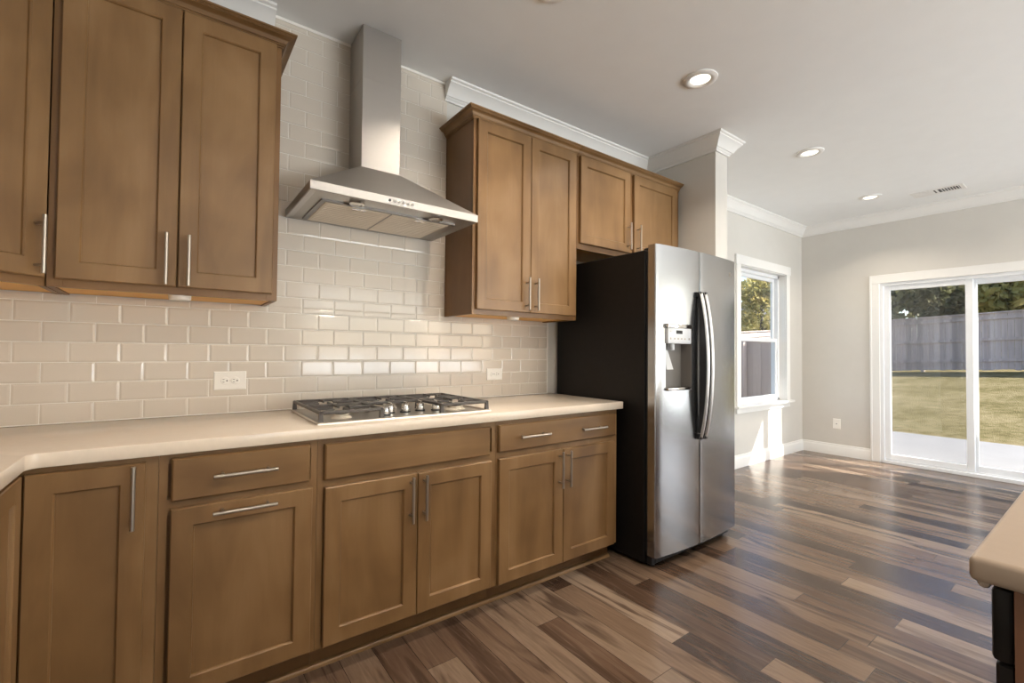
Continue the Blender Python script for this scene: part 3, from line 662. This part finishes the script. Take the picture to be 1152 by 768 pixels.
# ------------------------------------------------------------------ refrigerator
t = thing('refrigerator', 'stainless side-by-side refrigerator with black sides and ice dispenser', 'refrigerator', (2.25, -.42, 0))
rx0, rx1, rf, rs = 1.820, 2.672, -.838, 2.213
bm = BM(); box(bm, rx0, rx1, -.765, -.03, .022, 1.782, .004); obj('body', bm, M['fridge_black'], t)
bm = BM(); box(bm, rx0+.012, rx1-.012, -.79, -.764, .075, 1.775); obj('gasket', bm, M['plastic_black'], t)
def fcurve(x):
    q = (x-(rx0+rx1)/2)/((rx1-rx0)/2); return rf-.026*(1-q*q)
def fdoor(a0, a1, hole=None, round0=0, round1=0):
    bm = BM(); n = 14
    xs = [a0+(a1-a0)*k/n for k in range(n+1)]
    if hole: xs = sorted(set([x for x in xs if min(abs(x-hole[0]), abs(x-hole[1])) > .008]+[hole[0], hole[1]]))
    zs = [.072, 1.806]
    if hole: zs = [.072, hole[2], hole[3], 1.806]
    rb = .007
    prof = [(a0, -.786, 0), (a0, fcurve(a0)+rb, 0)] + [(min(max(x, a0+rb*(.6 if x == a0 else 0)), a1-rb*(.6 if x == a1 else 0)), fcurve(x)+(rb*.25 if x in (a0, a1) else 0), x) for x in xs] + [(a1, fcurve(a1)+rb, 0), (a1, -.786, 0)]
    cols = [[bm.verts.new((p[0], p[1], z)) for z in zs] for p in prof]
    for i in range(len(cols)-1):
        for j in range(len(zs)-1):
            if hole and j == 1 and prof[i][2] >= hole[0]-1e-6 and prof[i+1][2] <= hole[1]+1e-6 and prof[i][2] > 0 and prof[i+1][2] > 0: continue
            face(bm, (cols[i][j], cols[i+1][j], cols[i+1][j+1], cols[i][j+1]))
    for j in range(len(zs)-1): face(bm, (cols[-1][j], cols[0][j], cols[0][j+1], cols[-1][j+1]))
    face(bm, [c[0] for c in cols][::-1]); face(bm, [c[-1] for c in cols])
    return bm
HX0, HX1, HZ0, HZ1 = 1.898, 2.128, .985, 1.352
fz = obj('freezer_door', fdoor(rx0, rs-.003, (HX0, HX1, HZ0, HZ1)), M['fridge_steel'], t, 35)
rd = obj('fridge_door', fdoor(rs+.003, rx1), M['fridge_steel'], t, 35)
# dispenser inside the freezer door
yo = fcurve((HX0+HX1)/2)
bm = BM(); yi = -.798
q = [(HX0, fcurve(HX0)), (HX1, fcurve(HX1))]
vA = [Vector((HX0, fcurve(HX0), HZ0)), Vector((HX1, fcurve(HX1), HZ0)), Vector((HX1, fcurve(HX1), HZ1)), Vector((HX0, fcurve(HX0), HZ1))]
vB = [Vector((HX0+.01, yi, HZ0+.012)), Vector((HX1-.01, yi, HZ0+.012)), Vector((HX1-.01, yi, HZ1)), Vector((HX0+.01, yi, HZ1))]
loft(bm, [vA, vB], cap0=False); dp = obj('dispenser', bm, M['cavity_grey'], fz, fix=False)
bm = BM(); box(bm, HX0+.002, HX1-.002, yo-.006, yi+.012, 1.252, HZ1-.002, .005, seg=2); obj('control_panel', bm, M['plastic_grey'], fz, 40)
bm = BM(); box(bm, HX0-.004, HX1+.004, yo-.012, yo+.01, HZ1-.012, HZ1+.012, .004, seg=2); obj('dispenser_rim', bm, M['chrome'], fz, 40)
bm = BM(); box(bm, 1.975, 2.035, yo-.0072, yo-.0055, 1.308, 1.328); obj('display', bm, M['display'], fz)
for xa, xb, za, zb in [(1.955+k*.033, 1.968+k*.033, 1.276, 1.284) for k in range(4)] + [(1.917, 1.927, 1.274, 1.286), (2.098, 2.108, 1.274, 1.286), (1.917, 1.925, 1.318, 1.324)]:
    bm = BM(); box(bm, xa, xb, yo-.0072, yo-.0055, za, zb); obj('keypad_button', bm, M['nickel'], fz)
bm = BM(); cyl(bm, (1.985, -.825, 1.255), (1.985, -.83, 1.215), .016, 16, .012); obj('spout', bm, M['plastic_grey'], fz, 40)
bm = BM(); loft(bm, [[Vector((1.925, -.812, 1.215)), Vector((1.965, -.812, 1.215)), Vector((1.965, -.804, 1.215)), Vector((1.925, -.804, 1.215))],
                     [Vector((1.918, -.842, 1.105)), Vector((1.978, -.842, 1.105)), Vector((1.978, -.834, 1.105)), Vector((1.918, -.834, 1.105))]]); obj('paddle', bm, M['plastic_grey'], fz)
bm = BM(); box(bm, HX0+.003, HX1-.003, yo-.010, -.802, HZ0+.001, HZ0+.018, .005, seg=2); tr_ = obj('drip_tray', bm, M['chrome'], fz, 40)
# curved bar handles
def fhandle(xc, door):
    z0, z1, n = .695, 1.56, 26; rings, back = [], []
    for k in range(n+1):
        q = k/n; z = z0+(z1-z0)*q; d = .020+.048*(1-(2*q-1)**2)**.85; y = fcurve(xc)-d
        rings.append([Vector((xc+.0135*math.cos(a), y+.0085*math.sin(a), z)) for a in [2*math.pi*j/12 for j in range(12)]])
        back.append([Vector((xc+a, b, z)) for a, b in ((-.0075, y+.004), (.0075, y+.004), (.0075, fcurve(xc)-max(.0, .022*(1-(2*q-1)**2)**.5)+.001), (-.0075, fcurve(xc)-max(.0, .022*(1-(2*q-1)**2)**.5)+.001))])
    bm = BM(); loft(bm, rings); h = obj('handle', bm, M['handle_steel'], door, 40)
    bm = BM(); loft(bm, back); obj('handle_back', bm, M['plastic_black'], h)
    for z in (z0, z1-.03):
        bm = BM(); box(bm, xc-.013, xc+.013, fcurve(xc)-.030, fcurve(xc)+.002, z-.004 if z == z0 else z, z+.034, .004); obj('handle_mount', bm, M['plastic_black'], h)
fhandle(rs-.024, fz); fhandle(rs+.024, rd)
bm = BM(); c = Vector((2.588, fcurve(2.588)+.0005, 1.712)); loft(bm, [ring(c, Vector((1, 0, 0)), Vector((0, 0, 1)), .014, 20, .018), ring(c+Vector((0, -.002, 0)), Vector((1, 0, 0)), Vector((0, 0, 1)), .0135, 20, .0175)]); bd = obj('badge', bm, M['chrome'], rd)
bm = BM(); c = Vector((2.588, fcurve(2.588)-.0014, 1.712)); loft(bm, [ring(c, Vector((1, 0, 0)), Vector((0, 0, 1)), .0105, 20, .0145), ring(c+Vector((0, -.001, 0)), Vector((1, 0, 0)), Vector((0, 0, 1)), .0100, 20, .014)]); obj('badge_face', bm, M['steel_dark'], bd)
bm = BM(); box(bm, rx0+.02, rx1-.02, -.80, -.75, .018, .068, .003)
for k in range(24): box(bm, rx0+.05+k*.032, rx0+.07+k*.032, -.803, -.799, .026, .06)
obj('base_grille', bm, M['plastic_black'], t)
for fx_ in (rx0+.06, rx1-.06):
    bm = BM(); cyl(bm, (fx_, -.765, 0), (fx_, -.765, .03), .02, 16); obj('foot', bm, M['plastic_black'], t, 40)
for fx_ in (rx0+.06, rx1-.06):
    bm = BM(); cyl(bm, (fx_, -.08, 0), (fx_, -.08, .03), .02, 16); obj('foot', bm, M['plastic_black'], t, 40)
for a in (rx0+.03, rx1-.11):
    bm = BM(); box(bm, a, a+.08, -.80, -.73, 1.781, 1.80, .004); obj('hinge_cover', bm, M['plastic_black'], t)

# ------------------------------------------------------------------ island
ix0, iy1 = .600, -2.257
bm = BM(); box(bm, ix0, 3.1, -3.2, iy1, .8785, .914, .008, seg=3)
tag(obj('island_countertop', bm, M['island_counter_dimmed'], smooth=40, loc=(1.8, -2.7, .8785)), 'rounded-edge island countertop, colour darkened for dim light, at the right edge of the picture', 'countertop')
t = thing('island_cabinet', 'dark brown island cabinet under the darkened countertop', 'cabinet', (1.8, -2.7, 0))
bm = BM(); box(bm, .620, .640, -3.1, -2.2995, 0, .8783); box(bm, 1.245, 3.07, -3.1, -2.306, .1, .8783); box(bm, .640, 1.245, -3.1, -2.90, 0, .8783); box(bm, 1.245, 3.07, -3.1, -2.37, 0, .1); obj('body', bm, M['island_wood'], t)
FI = Frame((0, -2.306), (1, 0, 0), (0, 1, 0))
for a0, a1 in ((1.265, 1.68), (1.684, 2.1), (2.14, 2.58), (2.584, 3.05)):
    d = obj('door', shaker(FI, a0, a1, .111, .70), M['island_wood'], t)
    d2 = obj('drawer', slab(FI, a0, a1, .7235, .855), M['island_wood'], t)
    bar_pull(FI, (a0+a1)/2, .79, True, d2)
t = thing('dishwasher', 'black dishwasher with a bar handle built into the near end of the island', 'dishwasher', (.905, -2.6, 0))
bm = BM(); box(bm, .643, 1.242, -2.895, -2.305, .06, .868); obj('body', bm, M['plastic_black'], t)
bm = BM(); box(bm, .634, 1.240, -2.300, -2.279, .10, .762, .004); dd = obj('door', bm, M['fridge_black'], t)
bm = BM(); box(bm, .630, 1.240, -2.299, -2.2755, .764, .868, .006, seg=2); cp = obj('control_panel', bm, M['fridge_black'], t, 40)
bm = BM(); cyl(bm, (.794, -2.246, .813), (1.06, -2.246, .813), .0085, 14, bev=.002)
for a in (.83, 1.02): cyl(bm, (a, -2.277, .813), (a, -2.246, .813), .006, 10)
obj('handle', bm, M['nickel'], cp, 40)
bm = BM(); box(bm, .64, 1.236, -2.298, -2.279, .8675, .8745, .001); obj('trim_strip', bm, M['plastic_grey'], cp)
bm = BM(); box(bm, .65, 1.235, -2.37, -2.34, 0, .075); obj('toe_kick', bm, M['plastic_black'], t)

# ------------------------------------------------------------------ recessed lights, vent
def downlight(x, y, label, group, watts=DOWNLIGHT_W):
    t = thing('recessed_light', label, 'light', (x, y, CEIL), group)
    bm = BM(); lathe(bm, (x, y, CEIL), [(.094, -.0003), (.093, -.007), (.080, -.0125), (.068, -.0135), (.062, -.011), (.054, -.004)], 36); obj('trim_ring', bm, M['trim_white'], t, 40)
    bm = BM(); lathe(bm, (x, y, CEIL), [(.0555, -.0035), (.052, -.0055), (.03, -.0070), (.002, -.0075)], 36, cap0=True, cap1=True); obj('lens', bm, M['lamp_glow'], t, 40)
    ld = bpy.data.lights.new('downlight_lamp', 'AREA'); ld.shape = 'DISK'; ld.size = .12; ld.energy = watts; ld.color = (1, .88, .74); ld.spread = math.radians(DOWNLIGHT_SPREAD if y < -2 else 128)
    lo = bpy.data.objects.new('lamp', ld); link(lo); lo.parent = t; lo.location = (0, 0, -.018)
row1 = 'recessed ceiling lights along the cabinet run'
downlight(.965, -.93, 'round recessed ceiling light cut off by the top edge, above the range hood', row1)
downlight(2.09, -.94, 'round recessed ceiling light above the refrigerator, largest fully seen', row1)
downlight(3.66, -.92, 'round recessed ceiling light just past the partition beside the refrigerator', row1)
downlight(5.27, -.86, 'round recessed ceiling light farthest away, beside the ceiling vent', row1)
for x in (-.05, 1.05, 2.15, 3.66, 5.27): downlight(x, -2.62, 'round recessed ceiling light in the row above the island', 'recessed ceiling lights above the island', AISLE_W if x < 3 else DOWNLIGHT_W)
t = thing('ceiling_vent', 'white ceiling vent with a dark grille near the sliding door wall', 'vent', (5.565, -1.31, CEIL))
vx0, vx1, vy0, vy1 = 5.47, 5.66, -1.50, -1.12
bm = BM()
loft(bm, [R4(vx0, vx1, vy0, vy1, CEIL-.0004), R4(vx0+.004, vx1-.004, vy0+.004, vy1-.004, CEIL-.006), R4(vx0+.03, vx1-.03, vy0+.03, vy1-.03, CEIL-.006), R4(vx0+.034, vx1-.034, vy0+.034, vy1-.034, CEIL-.002)], cap0=False, cap1=False)
box(bm, vx0+.03, vx1-.03, -1.315, -1.300, CEIL-.007, CEIL-.001); obj('frame', bm, M['trim_white'], t)
bm = BM(); box(bm, vx0+.032, vx1-.032, vy0+.032, vy1-.032, CEIL-.0014, CEIL-.0004); obj('backing', bm, M['slot_dark'], t)
for k in range(16):
    y = vy0+.04+k*.0195
    if -1.325 < y+.004 < -1.292: continue
    tilt = .016 if y > -1.31 else .0015
    bm = BM(); loft(bm, [[Vector((vx0+.032, y, CEIL-.0015)), Vector((vx1-.032, y, CEIL-.0015)), Vector((vx1-.032, y+.001, CEIL-.0015)), Vector((vx0+.032, y+.001, CEIL-.0015))],
                         [Vector((vx0+.032, y+tilt, CEIL-.0075)), Vector((vx1-.032, y+tilt, CEIL-.0075)), Vector((vx1-.032, y+tilt+.001, CEIL-.0075)), Vector((vx0+.032, y+tilt+.001, CEIL-.0075))]])
    obj('slat', bm, M['trim_white'], t)

# ------------------------------------------------------------------ outdoors
def gz(x, y):
    if x < 9.4: return -.16
    q = min(1.0, (x-9.4)/10.6); return -.16 + .76*q - .045*(y-2.65)*q*max(0, 1-max(0, abs(y)-12)/20)
bm = BM(); xs = list(np.linspace(-8, 9.4, 8)) + list(np.linspace(10.2, 20.6, 14)) + list(np.linspace(23, 60, 9)); ys = np.linspace(-45, 45, 46)
G = [[bm.verts.new((x, y, gz(x, y))) for y in ys] for x in xs]
for i in range(len(xs)-1):
    for j in range(len(ys)-1): face(bm, (G[i][j], G[i+1][j], G[i+1][j+1], G[i][j+1]))
struct('lawn', bm, M['lawn'])
bm = BM(); box(bm, XB+.152, 9.45, -6, .65, -.2, -.085, .01); struct('patio', bm, M['concrete'])
def fence(name, label, p0, p1, hgt, board=.14, side=1, zf=gz):
    p0, p1 = Vector(p0), Vector(p1); Ln = (p1-p0).length; d = (p1-p0)/Ln; nrm = Vector((d.y, -d.x))*side
    t = thing(name, label, 'fence', (p0.x, p0.y, zf(p0.x, p0.y)))
    def bar(bm, s0, s1, o0, o1, f0, f1):
        r = []
        for s in (s0, s1):
            q = p0+d*s; z = zf(q.x, q.y)
            r.append([Vector((q.x+nrm.x*o, q.y+nrm.y*o, z+h)) for o, h in ((o0, f0), (o1, f0), (o1, f1), (o0, f1))])
        loft(bm, r)
    bm = BM(); s = 0; rng = random.Random(3)
    while s < Ln-board:
        bar(bm, s, s+board-.006, 0+rng.uniform(0, .004), .018, .03+rng.uniform(0, .03), hgt-.03+rng.uniform(-.01, .01)); s += board
    obj('board_panel', bm, M['fence_wood'], t)
    for f in (.30, hgt*.52, hgt-.22):
        bm = BM(); s = 0
        while s < Ln-.01: bar(bm, s, min(s+2.4, Ln), .018, .058, f, f+.085); s += 2.4
        obj('rail', bm, M['fence_wood'], t)
    bm = BM(); s = 0
    while s < Ln-.01: bar(bm, s, min(s+2.4, Ln), -.02, .07, hgt-.03, hgt+.01); s += 2.4
    obj('cap_rail', bm, M['fence_wood'], t)
    s = 1.2
    while s < Ln:
        bm = BM(); bar(bm, s-.045, s+.045, -.03-.09, -.005, -.1, hgt-.03); obj('post', bm, M['fence_wood'], t); s += 2.4
    return t
fence('garden_fence', 'weathered grey board fence across the back of the lawn', (20.0, -9), (20.0, 6.4), 1.82, side=-1)
fence('garden_fence', 'grey board fence seen through the small window beside the refrigerator', (3.0, 4.2), (19.9, 6.3), 1.75, board=.19, side=1)
fence('garden_gate', 'dark grey board gate close outside the lower pane of the small window', (8.3, .72), (8.3, 3.3), 1.60, board=.30, side=1)
# neighbour's house behind the side fence
t = thing('house', 'grey-roofed neighbouring house behind the fence outside the small window', 'house', (36, 15, 0))
bm = BM(); box(bm, 32.4, 40, 12.3, 19, gz(24, 10)-.3, 2.6); obj('wall', bm, M['brick_siding'], t)
bm = BM(); loft(bm, [[Vector((31.9, 11.8, 2.5)), Vector((40.5, 11.8, 2.5)), Vector((40.5, 19.5, 2.5)), Vector((31.9, 19.5, 2.5))], [Vector((34.5, 15.6, 5.2)), Vector((37.5, 15.6, 5.2)), Vector((37.5, 15.62, 5.2)), Vector((34.5, 15.62, 5.2))]]); obj('roof', bm, M['roof_shingle'], t)
# trees
def crown_mesh(name, seed, h, rad, n, matn, low=.12):
    rg = np.random.default_rng(seed); nb = 34
    cen = np.stack([rg.uniform(-1, 1, nb)*rad*.72, rg.uniform(-1, 1, nb)*rad*.72, rg.uniform(low, .9, nb)*h], 1)
    cen[:, :2] *= (1.08-np.abs(cen[:, 2:3]/h-.45)*1.1)
    br_ = rg.uniform(.28, .5, nb)*rad
    k = rg.integers(0, nb, n); dv = rg.normal(size=(n, 3)); dv /= np.linalg.norm(dv, axis=1)[:, None]
    P = cen[k] + dv*(br_[k]*rg.uniform(.55, 1.0, n)**.5)[:, None]
    P[:, 2] = np.maximum(P[:, 2], .15)
    a = rg.normal(size=(n, 3)); a /= np.linalg.norm(a, axis=1)[:, None]; b = np.cross(a, rg.normal(size=(n, 3))); b /= np.linalg.norm(b, axis=1)[:, None]
    s = rg.uniform(.10, .21, n)[:, None]
    V = np.concatenate([P+a*s, P+b*s*.55, P-a*s, P-b*s*.55], 1).reshape(-1, 3)
    me = bpy.data.meshes.new(name); me.from_pydata(V.tolist(), [], np.arange(4*n).reshape(-1, 4).tolist()); me.materials.append(M[matn]); return me
cm = {'o': crown_mesh('crown', 1, 6.5, 2.3, 15000, 'leaf_olive', .03), 'd': crown_mesh('crown', 2, 7.5, 2.3, 15000, 'leaf_dark', .03), 's': crown_mesh('crown', 5, 7.0, 2.0, 3000, 'leaf_olive', .2)}
bm = BM(); loft(bm, [ring(Vector((0, 0, z)), Vector((1, 0, 0)), Vector((0, 1, 0)), r, 10) for z, r in ((-.3, .2), (1.5, .15), (3.5, .11), (5.6, .03))])
for a in range(5):
    q = a*1.256; cyl(bm, (0, 0, 1.6+.5*a), (1.2*math.cos(q), 1.2*math.sin(q), 2.8+.6*a), .06, 6, .015)
tme = bpy.data.meshes.new('trunk'); bmesh.ops.recalc_face_normals(bm, faces=bm.faces[:]); bm.to_mesh(tme); bm.free(); tme.materials.append(M['bark'])
trees = [
 (33.0, -7.2, 'o', 1.4, 0.3, 'olive bushy tree behind the back fence, rightmost beyond the door'),
 (33.0, -0.4, 'o', 1.42, 1.9, 'sunlit olive tree behind the back fence, in the right door pane'),
 (33.5, 6.3, 'd', 1.4, 2.7, 'dark tree behind the back fence, in the left door pane'),
 (44.0, -11.7, 'd', 1.6, .9, 'taller dark tree in a second row beyond the olive trees'),
 (44.0, -3.9, 'd', 1.6, 3.0, 'taller dark tree in a second row, beyond the right door pane'),
 (44.0, 3.9, 'd', 1.6, 2.2, 'taller dark tree in a second row beyond the door mullion'),
 (48.5, 13.2, 'd', 1.6, 5.2, 'taller dark tree in a second row, behind the left door edge'),
 (24.0, 8.9, 's', .72, 3.3, 'sparse olive tree against blue sky, seen through the small window'),
 (28.0, 10.9, 's', .80, 1.1, 'second sparse olive tree behind the first, beyond the small window'),
]
for x, y, k, s, rz, lb in trees:
    t = thing('tree', lb, 'tree', (x, y, gz(x, y)), 'trees beyond the fences'); t.scale = (s, s, s); t.rotation_euler = (0, 0, rz)
    for nm, me in (('crown', cm[k]), ('trunk', tme)):
        o = bpy.data.objects.new(nm, me); link(o); o.parent = t
